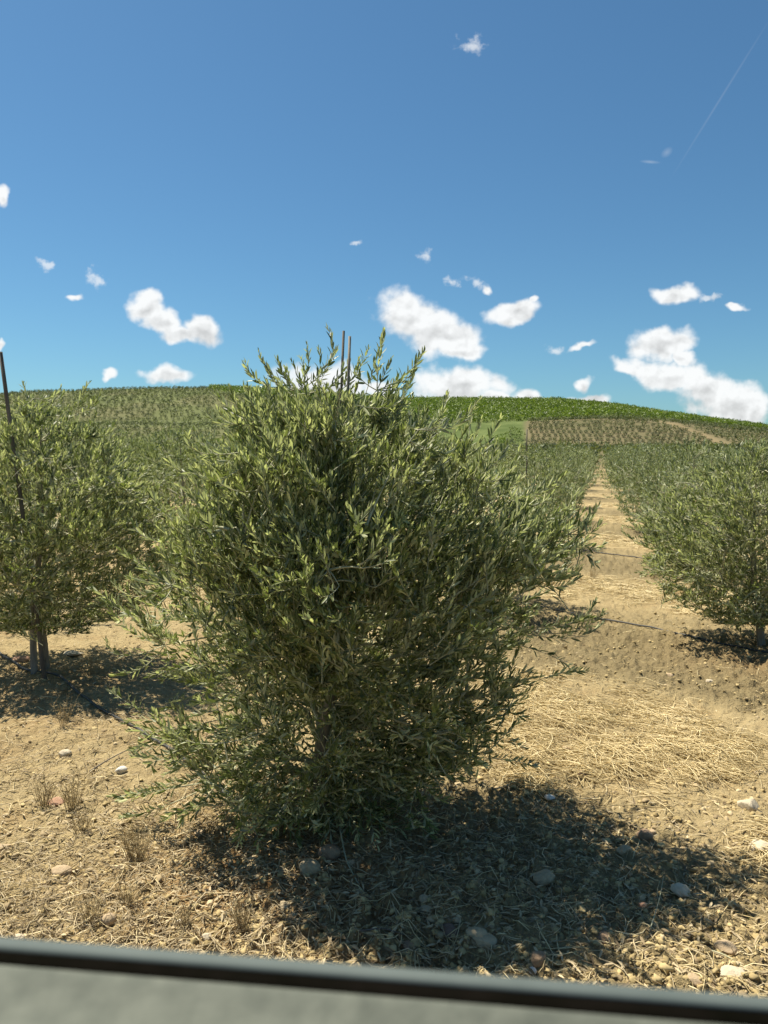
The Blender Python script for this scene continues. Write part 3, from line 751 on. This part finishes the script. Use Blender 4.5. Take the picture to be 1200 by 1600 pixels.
def hose(pts, r, label, seed, group='irrigation hoses along the tree rows', lift=.6):
    rg = np.random.default_rng(seed); pts = np.array(pts, float)
    d = np.concatenate([[0], np.cumsum(np.linalg.norm(np.diff(pts, axis=0), axis=1))]); n = max(int(d[-1]/.07), 8)
    s = np.linspace(0, d[-1], n); x = np.interp(s, d, pts[:, 0]); y = np.interp(s, d, pts[:, 1])
    for _ in range(3):
        x[1:-1] = (x[:-2]+2*x[1:-1]+x[2:])/4; y[1:-1] = (y[:-2]+2*y[1:-1]+y[2:])/4
    wv = .05*(fbm(s*1.1, s*0+seed, seed, 2)-.5); x = x+wv; y = y+wv
    z = gz(x, y); 
    for _ in range(4): z[1:-1] = np.maximum((z[:-2]+2*z[1:-1]+z[2:])/4, z[1:-1]*.5+(z[:-2]+2*z[1:-1]+z[2:])/8)
    g = Geo(); P = np.stack([x, y, z+r*lift+.004], -1)[None]; g.add(*tubes(P, np.full((1, n), r), 8, cap=True))
    return tag(link('irrigation_hose', g.mesh('irrigation_hose', M_HOSE, True)), label, 'hose', group)
B = B_ROW
L0 = np.array([-2.80, 6.26])
th = np.linspace(2.6, -1.6, 9)
loop = [(MAIN[0]+.075*math.cos(a), MAIN[1]-.02+.085*math.sin(a)-.05) for a in (math.pi, 4.0, 4.7, 5.4, 6.2)]
hose([tuple(L0-B*1.5+(.1, -.2)), tuple(L0-B*.5+(.02, -.16)), (-2.95, 6.20), (-2.6, 6.02), (-2.05, 5.30), (-1.55, 4.75), (-1.05, 4.22), (-.72, 3.80), (-.52, 3.62)]+loop, .0095, 'black hose from the left tree to the foot of the front tree', 3)
hose([(-.56, 4.28), (-.47, 4.10), (-.40, 3.98), (-.33, 3.84), (-.29, 3.72)], .012, 'short grey hose piece sloping down behind the front tree guard', 5, lift=2.4)
hose([tuple(np.array([3.42, 7.0])-B*3.0), (1.9, 8.85), (2.30, 8.22), (3.28, 6.86), (3.9, 6.25), (5.2, 4.9)], .009, 'black hose crossing the alley to the right tree', 4)
q = np.array([3.42, 7.0])+A_COL
hose([tuple(q-B*3), tuple(q-B*.6), tuple(q), tuple(q+B*1.5)], .009, 'dark hose crossing the alley farther back near the second trees', 6)

# ================================================================== STONES
def stone_mesh(seed, rx, ry, rz, mat, sub=4):
    import bmesh
    bm = bmesh.new(); bmesh.ops.create_icosphere(bm, subdivisions=sub, radius=1)
    V = np.array([v.co[:] for v in bm.verts]); F = [[v.index for v in f.verts] for f in bm.faces]; bm.free()
    rg = np.random.default_rng(seed); o = rg.random(3)*20
    for i in range(5):                                   # a few worn flat facets
        nrm = unit(rg.normal(0, 1, 3)); c = rg.uniform(.62, .88); dd = V@nrm; V = V-np.outer(np.maximum(dd-c, 0)*.85, nrm)
    n = fbm(V[:, 0]*1.6+o[0]+V[:, 2], V[:, 1]*1.6+o[1]-V[:, 2]*.7, seed, 4)-.5
    n2 = fbm(V[:, 0]*7+o[0]+V[:, 2]*5, V[:, 1]*7+o[1]-V[:, 2]*4, seed+3, 2)-.5
    V = V*(1+.35*n[:, None]+.04*n2[:, None])*np.array([rx, ry, rz])
    return make_mesh('stone', V, np.array(F), np.full(len(F), 3), mat, smooth=True)
SC = {}
def smat(key):
    cs = {'tan': ((.36, .26, .15), (.50, .38, .24)), 'pale': ((.46, .38, .26), (.60, .52, .38)), 'grey': ((.31, .24, .145), (.47, .38, .24)), 'white': ((.62, .58, .50), (.76, .72, .64)),
          'brown': ((.23, .15, .09), (.35, .25, .16)), 'violet': ((.14, .088, .065), (.21, .15, .11)), 'red': ((.36, .20, .12), (.46, .29, .19))}[key]
    if key not in SC: SC[key] = flat_mat('stone_'+key, cs[0], cs[1], 34, .85, .5, 160)
    return SC[key]
STONES = [
 (483,1358,17,15,'grey','round pale grey stone in the shade below the front tree trunk'),
 (514,1333,19,14,'brown','brown rounded stone touching the hose end by the trunk guard'),
 (446,1421,13,14,'grey','grey tan stone alone below left of the front tree'),
 (756,1486,20,10,'grey','long smooth grey stone in shade just above the window ledge'),
 (745,1468,17,9,'grey','flat oblong grey stone right behind the long smooth one'),
 (703,1458,18,12,'violet','dark violet flat stone in the shade near the ledge'),
 (842,1506,13,17,'brown','upright tan brown cobble at the shadow edge by the ledge'),
 (831,1523,8,7,'white','small white stone just in front of the upright cobble'),
 (937,1116,11,10,'tan','smooth tan stone lying on the straw in mid alley'),
 (1172,1259,17,12,'pale','large pale yellow stone at right edge of the straw'),
 (1190,1326,19,13,'pale','pale boulder cut by the right edge below the straw'),
 (1046,1208,14,9,'brown','brown angular stone with a dark hollow under it on straw'),
 (1008,1311,14,9,'brown','brown stone at the upper right rim of the shadow'),
 (976,1340,12,8,'grey','grey white stone in dappled shade right of the front tree'),
 (852,1386,20,14,'grey','large grey stone in the middle of the tree shadow'),
 (1064,1402,16,11,'pale','pale flat stone just right of the tree shadow'),
 (1006,1416,8,6,'red','small reddish stone left of the pale flat stone'),
 (1090,1526,15,9,'tan','orange tan stone near the ledge at lower right'),
 (1148,1524,22,9,'pale','long pale stone near the ledge at lower right'),
 (1136,1486,17,10,'tan','tan mottled stone above the long pale stone at lower right'),
 (945,1466,17,9,'brown','pair like brown stone in the lowest part of the shadow'),
 (94,1363,17,10,'tan','smooth tan stone in the sunlit foreground at left'),
 (85,1251,13,8,'red','reddish rounded stone beside the dry weeds at left'),
 (5,1326,11,8,'tan','tan stone cut by the left edge of the picture'),
 (311,1302,9,6,'tan','small orange stone under the lowest left twigs'),
 (188,1206,9,7,'white','small whitish stone left of the front tree foliage'),
 (168,1439,12,12,'tan','blocky tan stone near the ledge at far left'),
 (26,1468,11,6,'pale','small pale stone touching the ledge at far left'),
 (280,1443,6,5,'white','tiny white stone in brown litter at lower left'),
 (322,1466,9,7,'pale','cream stone right above the ledge left of the shade'),
 (664,1406,10,8,'grey','upper pale stone of a touching pair in the shade'),
 (667,1423,11,8,'grey','lower pale stone of a touching pair in the shade'),
 (716,1440,9,6,'grey','thin grey stone behind the dark violet one'),
 (1020,1300,6,5,'tan','small round tan stone behind the brown one at the shadow rim'),
 (640,1480,14,9,'brown','dull brown stone half buried in the shade near the ledge'),
 (30,1032,14,6,'red','reddish stone beside the hose at the left edge'),
 (112,1024,16,5,'pale','long pale stone lying right of the left tree trunk'),
 (100,1184,10,8,'pale','white yellow stone among grey stalks at left'),
 (1047,1056,7,5,'tan','orange stone on tilled soil below the crossing hose'),
 (1110,1065,7,5,'pale','small pale stone on tilled soil near the right tree'),
 (885,1170,8,5,'tan','small tan stone below left of the straw stone'),
 (910,1210,8,8,'brown','dark pointed stone on soil left of the hollow'),
 (860,1250,9,5,'white','white flat pebble at the upper rim of the shadow'),
 (548,1352,9,7,'tan','small brown stone right of the touching hose stone'),
]
for i, (px, py, wx, wy, key, lab) in enumerate(STONES):
    x, y, z, s = ground_pt(px, py+wy*.4)
    mpp = s/FPX; rx = wx*mpp; rz = wy*mpp*.85; ry = rx*random.Random(i).uniform(.7, .95)
    me = stone_mesh(300+i, rx, ry, rz, smat(key))
    o = link('stone', me, loc=(x, y+ry*.4, z+rz*.34), rz=random.Random(i+9).uniform(-.5, .5)); tag(o, lab, 'stone', 'loose stones on the orchard floor')

# pebbles and clods nobody could count
def scatter(n, seed, wfun, ymin=1.9, ymax=14, xm=1.0):
    rg = np.random.default_rng(seed); out = []; need = n
    while need > 0:
        m = need*2+100; iy = rg.uniform(1/ymax, 1/ymin, m); y = 1/iy; x = rg.uniform(-.62, .62, m)*y+rg.uniform(-.3, .3, m)*xm
        k = rg.random(m) < wfun(x, y); o = np.column_stack([x[k], y[k]])[:need]; out.append(o); need -= len(o)
    return np.concatenate(out), rg
def under_tree(x, y):
    d = np.hypot((x-MAIN[0]-.35)/1.25, (y-MAIN[1]+.25)/.9); return np.exp(-d**2)
def build_gravel():
    import bmesh
    bm = bmesh.new(); bmesh.ops.create_icosphere(bm, subdivisions=2, radius=1)
    BV = np.array([v.co[:] for v in bm.verts]); BF = np.array([[v.index for v in f.verts] for f in bm.faces]); bm.free()
    for (n, seed, wf, s0, s1, mat, name, lab, cat, lo) in (
        (3600, 71, lambda x, y: .35+.65*sstep(.45, .7, fbm(x*1.1, y*1.1, 33, 3)), .004, .021, M_PEB, 'gravel', 'small pale pebbles strewn over the orchard soil', 'gravel', 4.2),
        (26000, 72, lambda x, y: .28+.72*tillmask(x, y), .003, .017, None, 'soil_clods', 'crumbled brown clods of tilled earth on the alley', 'soil', 3.0)):
        P, rg = scatter(n, seed, wf)
        n = len(P); sc = s0+(s1-s0)*rg.random(n)**lo
        V = np.broadcast_to(BV[None], (n, len(BV), 3)).copy()
        nz = 1+rg.normal(0, .11 if mat else .24, (n, len(BV), 1)); V = V*nz; nrm = unit(rg.normal(0, 1, (n, 1, 3))); dd = (V*nrm).sum(-1, keepdims=True); V = V-np.maximum(dd-.35, 0)*nrm*.9
        V = V*np.stack([sc*rg.uniform(.8, 1.4, n), sc*rg.uniform(.7, 1.1, n), sc*rg.uniform(.5, .85, n)], -1)[:, None]
        a = rg.uniform(0, 6.28, n); c, s = np.cos(a)[:, None], np.sin(a)[:, None]
        X = V[..., 0]*c-V[..., 1]*s; Y = V[..., 0]*s+V[..., 1]*c; V[..., 0] = X; V[..., 1] = Y
        z = gz(P[:, 0], P[:, 1])+sc*.05
        V += np.column_stack([P, z])[:, None]
        L = (BF[None]+np.arange(n)[:, None, None]*len(BV)).reshape(-1); Z = np.full(n*len(BF), 3)
        me = make_mesh(name, V.reshape(-1, 3), L, Z, mat or M_CLOD, np.repeat(rg.random(n), len(BF)), smooth=(mat is M_PEB))
        tag(link(name, me), lab, cat, kind='stuff')
M_CLOD = tone_mat('clod', (.28, .21, .095), (.50, .385, .19), .95)
build_gravel()

# ================================================================== STRAW, LITTER, WEEDS
def strands(P, rg, l0, l1, wd, dirfun, lift, K=5, curl=.35):
    n = len(P); a = dirfun(n); ln = rg.uniform(l0, l1, n)**1.0
    k = np.linspace(-.5, .5, K)[None]; cv = rg.normal(0, curl, (n, 1))
    ang = a[:, None]+cv*k*2
    st = ln[:, None]/(K-1)
    dx = np.cos(ang)*st; dy = np.sin(ang)*st
    x = P[:, :1]+np.cumsum(dx, 1)-dx.sum(1, keepdims=True)/2; y = P[:, 1:]+np.cumsum(dy, 1)-dy.sum(1, keepdims=True)/2
    base = gz(x, y); mean = base.mean(1, keepdims=True)
    z = np.maximum(base*.35+mean*.65, base-.002)+(rg.random((n, 1))**2)*lift+rg.normal(0, .35, (n, 1))*k*ln[:, None]*.25*rg.random((n, 1))+.003+np.abs(rg.normal(0, 1, (n, 1)))*lift*.4*(.25-k*k)*4
    z = np.maximum(z, base+.001)
    W = wd*rg.uniform(.6, 1.3, (n, 1))*(1-.5*np.abs(k*2)**3)*(1+.0*P[:, 1:])
    return tubes(np.stack([x, y, z], -1), W*.5*np.ones((n, K)), 3, rg.random(n))
def build_straw():
    pref = math.atan2(B_ROW[1], B_ROW[0])
    g = Geo()
    P, rg = scatter(10500, 81, lambda x, y: strawmask(x, y)**2.2, 2.2, 6.8)
    g.add(*strands(P, rg, .08, .36, .0052, lambda n: pref+rg.normal(.15, .75, n), .030))
    P, rg = scatter(7000, 82, lambda x, y: strawmask(x, y), 6.8, 13)
    g.add(*strands(P, rg, .10, .35, .0075, lambda n: pref+rg.normal(.15, .8, n), .03, 4))
    P, rg = scatter(5000, 83, lambda x, y: strawmask(x, y), 13, 34)
    g.add(*strands(P, rg, .15, .5, .013, lambda n: pref+rg.normal(0, .9, n), .04, 3))
    P, rg = scatter(2600, 84, lambda x, y: .2+0*x, 2.0, 9)
    g.add(*strands(P, rg, .03, .18, .0038, lambda n: rg.uniform(0, 6.28, n), .012))
    tag(link('straw', g.mesh('straw', M_STRAW)), 'dry yellow straw lying in bands across the alley', 'straw', kind='stuff')
    g = Geo()
    left = lambda x, y: sstep(.7, -.2, x-MAIN[0]-(y-MAIN[1])*.28)*.8*(.35+.65*sstep(.4, .62, fbm(x*1.6, y*1.6, 51, 3)))+.5*under_tree(x, y)
    P, rg = scatter(9500, 85, left, 2.0, 9)
    g.add(*strands(P, rg, .02, .14, .0036, lambda n: rg.uniform(0, 6.28, n), .016, 4, .6))
    # fallen leaves
    P, rg = scatter(9000, 86, lambda x, y: .9*under_tree(x, y)+.5*np.exp(-(np.hypot(x-L0[0]-.3, y-L0[1]+.4)/1.0)**2)+.08, 2.0, 9)
    n = len(P); a = rg.uniform(0, 6.28, n); D = np.stack([np.cos(a), np.sin(a), rg.normal(0, .25, n)], -1); Nn = np.array([0, 0, 1.])+rg.normal(0, .35, (n, 3))
    g.add(*leaf_geo(np.column_stack([P, gz(P[:, 0], P[:, 1])+.005]), D, Nn, rg.uniform(.03, .055, n), rg.uniform(.007, .012, n), rg.random(n)*.8, True))
    tag(link('leaf_litter', g.mesh('leaf_litter', M_LITTER)), 'dry fallen leaves and broken stalks covering the soil', 'litter', kind='stuff')
build_straw()

def weed(px, py, h, n, label, seed, spread=.5, mat=M_WEED, heads=True):
    x, y, z, s = ground_pt(px, py); rg = np.random.default_rng(seed)
    g = Geo(); K = 6; t = np.linspace(0, 1, K)[None, :, None]
    a = rg.uniform(0, 6.28, n); r0 = rg.random(n)*.03; ln = h*rg.uniform(.45, 1.0, n)
    P0 = np.stack([np.cos(a)*r0, np.sin(a)*r0, np.full(n, -.02)], -1); d = np.stack([np.cos(a)*spread, np.sin(a)*spread, np.ones(n)], -1)*np.array([1, 1, 1.])
    d[:, :2] *= rg.random((n, 1)); d = unit(d+rg.normal(0, .08, d.shape)); P2 = P0+d*ln[:, None]; P1 = P0+(P2-P0)*.5+np.array([0, 0, .12])*ln[:, None]
    Bz = bez(P0, P1, P2, K); g.add(*tubes(Bz, np.full((n, K), .0013)*(1.2-.6*t[..., 0]), 3, rg.random(n)))
    m = n*4; i = rg.integers(0, n, m); k = rg.integers(2, K, m); Q = Bz[i, k]; dd = unit(rg.normal(0, 1, (m, 3))+np.array([0, 0, 1.2]))
    if heads: g.add(*tubes(np.stack([Q, Q+dd*rg.uniform(.012, .04, (m, 1))], 1), np.full((m, 2), .0012), 3, rg.random(m)))
    o = link('dry_weed', g.mesh('dry_weed', mat), loc=(x, y, z)); return tag(o, label, 'weed', 'dry weeds on the orchard floor')
weed(70, 1260, .17, 30, 'dry bushy weed with straw coloured stalks at the left edge', 1)
weed(112, 1268, .19, 34, 'tallest grey dry weed standing in the left foreground', 2)
weed(128, 1300, .12, 22, 'low brown dry weed just below the tallest grey one', 3)
weed(212, 1345, .20, 40, 'yellow dry grass tuft below the lowest left twigs', 4, .35)
weed(200, 1415, .12, 22, 'small grey dry weed between the tan stone and the shade', 5)
weed(142, 1440, .11, 22, 'short dry weed next to the blocky tan stone', 6)
weed(290, 1452, .11, 20, 'dark upright dry weed by the tiny white stone', 7, .3)
weed(378, 1450, .14, 36, 'brown dry tuft in dappled light left of the shade', 8, .4)
weed(142, 1050, .22, 26, 'thin branching dry weed right of the left tree trunk', 9, .6)
weed(98, 1135, .24, 18, 'bare dry stalk in the shadow of the left tree', 10, .4)
weed(1022, 908, .30, 60, 'pale dry grass tuft in the alley near the farther hose', 11, .9)
weed(925, 905, .22, 40, 'green yellow grass clump at left side of the alley', 12, .8)
weed(1165, 1425, .03, 40, 'tiny green weed low on the soil at lower right', 13, 2.5, M_BUSH, False)
weed(205, 1320, .10, 22, 'small tuft of dry stems beside the yellow grass', 14)

def twig(pts, r, lab):
    P = np.array([[*ground_pt(px, py)[:2], ground_pt(px, py)[2]+hh] for px, py, hh in pts])[None]
    K = P.shape[1]; t = np.linspace(0, K-1, K*4); PP = np.stack([np.interp(t, np.arange(K), P[0, :, i]) for i in range(3)], -1)
    for _ in range(3): PP[1:-1] = (PP[:-2]+2*PP[1:-1]+PP[2:])/4
    g = Geo(); g.add(*tubes(PP[None], (r*(1.2-.7*np.linspace(0, 1, len(PP))))[None], 5, cap=True))
    tag(link('twig', g.mesh('twig', M_STAKE if 'dark' in lab else M_TWIG, True)), lab, 'twig', 'fallen twigs on the soil')
twig([(531, 1312, .06), (540, 1350, .02), (558, 1382, .015), (583, 1418, .008)], .0035, 'long thin bent twig hanging from shade below the front tree')
twig([(1015, 1462, .02), (1030, 1425, .05), (1036, 1402, .09)], .002, 'thin pale stalk standing up at the shadow tip')
twig([(1095, 1485, .01), (1135, 1500, .012), (1190, 1535, .008)], .003, 'pale straight twig lying at lower right')
twig([(140, 1208, .01), (175, 1190, .03), (215, 1172, .03)], .004, 'dark dry twig lying left of the front tree')
twig([(560, 1480, .01), (600, 1462, .03), (632, 1455, .02)], .003, 'thin dark twig in dappled litter near the ledge')

# ================================================================== VEHICLE DOOR at the camera
def slab(profile, length, mat, name, parent, seg=1):
    # closed profile in (depth, height) swept along the door
    pr = np.array(profile, float); n = len(pr); xs = np.linspace(-length/2, length/2, 2)
    V = np.concatenate([np.column_stack([np.full(n, x), pr]) for x in xs]); L = []; Z = []
    for i in range(n):
        j = (i+1) % n; L += [i, n+i, n+j, j]; Z.append(4)
    L += list(range(n)); Z.append(n); L += list(range(2*n-1, n-1, -1)); Z.append(n)
    return link(name, make_mesh(name, V, L, Z, mat), parent)
def rounded(d0, d1, z0, z1, r, k=5):      # rounded upper corners
    p = [(d0, z0), (d1, z0)]
    for i in range(k+1):
        a = i/k*math.pi/2; p.append((d1-r+r*math.cos(a), z1-r+r*math.sin(a)))
    for i in range(k+1):
        a = math.pi/2+i/k*math.pi/2; p.append((d0+r+r*math.cos(a), z1-r+r*math.sin(a)))
    return p
def build_door():
    yaw = -math.atan(.081/.687)
    e = bpy.data.objects.new('vehicle_door', None); COL.objects.link(e); e.empty_display_size = .2
    D0 = .36; drop = D0*math.tan(math.atan((1506-800)/FPX)+PITCH)
    e.location = (0, D0, CAM_Z-drop); e.rotation_euler = (0, 0, yaw)
    tag(e, 'grey vehicle door with blurred window ledge along the bottom of the view', 'vehicle door')
    ledge = flat_mat('ledge_trim', (.065, .082, .076), (.10, .12, .112), 9, .75, .05)
    rub = flat_mat('black_rubber_gap_shade', (.003, .003, .002), (.006, .005, .004), 30, 1.0, .1, spec=0)  # seal rubber, its near-black also painting the shadow of the gap
    pan = flat_mat('door_plastic', (.070, .078, .062), (.125, .133, .106), 45, .8, .15)
    ski = flat_mat('door_paint', (.25, .26, .25), (.28, .29, .28), 5, .35, .0)
    slab(rounded(-.0095, .0, -.035, .0, .003), 1.7, ledge, 'window_ledge', e)
    slab(rounded(-.0195, -.0097, -.10, -.0012, .002), 1.7, rub, 'rubber_seal_gap_shade', e)
    slab([(-.155, -.62), (-.0197, -.62), (-.0197, -.0030), (-.0205, -.0016), (-.0225, -.0019), (-.0255, -.0028), (-.028, -.0039), (-.032, -.0053), (-.036, -.0063), (-.042, -.0070), (-.060, -.0074), (-.115, -.012), (-.145, -.04), (-.155, -.09)], 1.7, pan, 'inner_panel', e)
    slab([(-.0194, -.95), (.0, -.95), (.05, -.80), (.055, -.30), (.035, -.08), (.006, -.0352), (-.0097, -.0355), (-.0097, -.101), (-.0194, -.102)], 1.7, ski, 'outer_skin', e)
build_door()
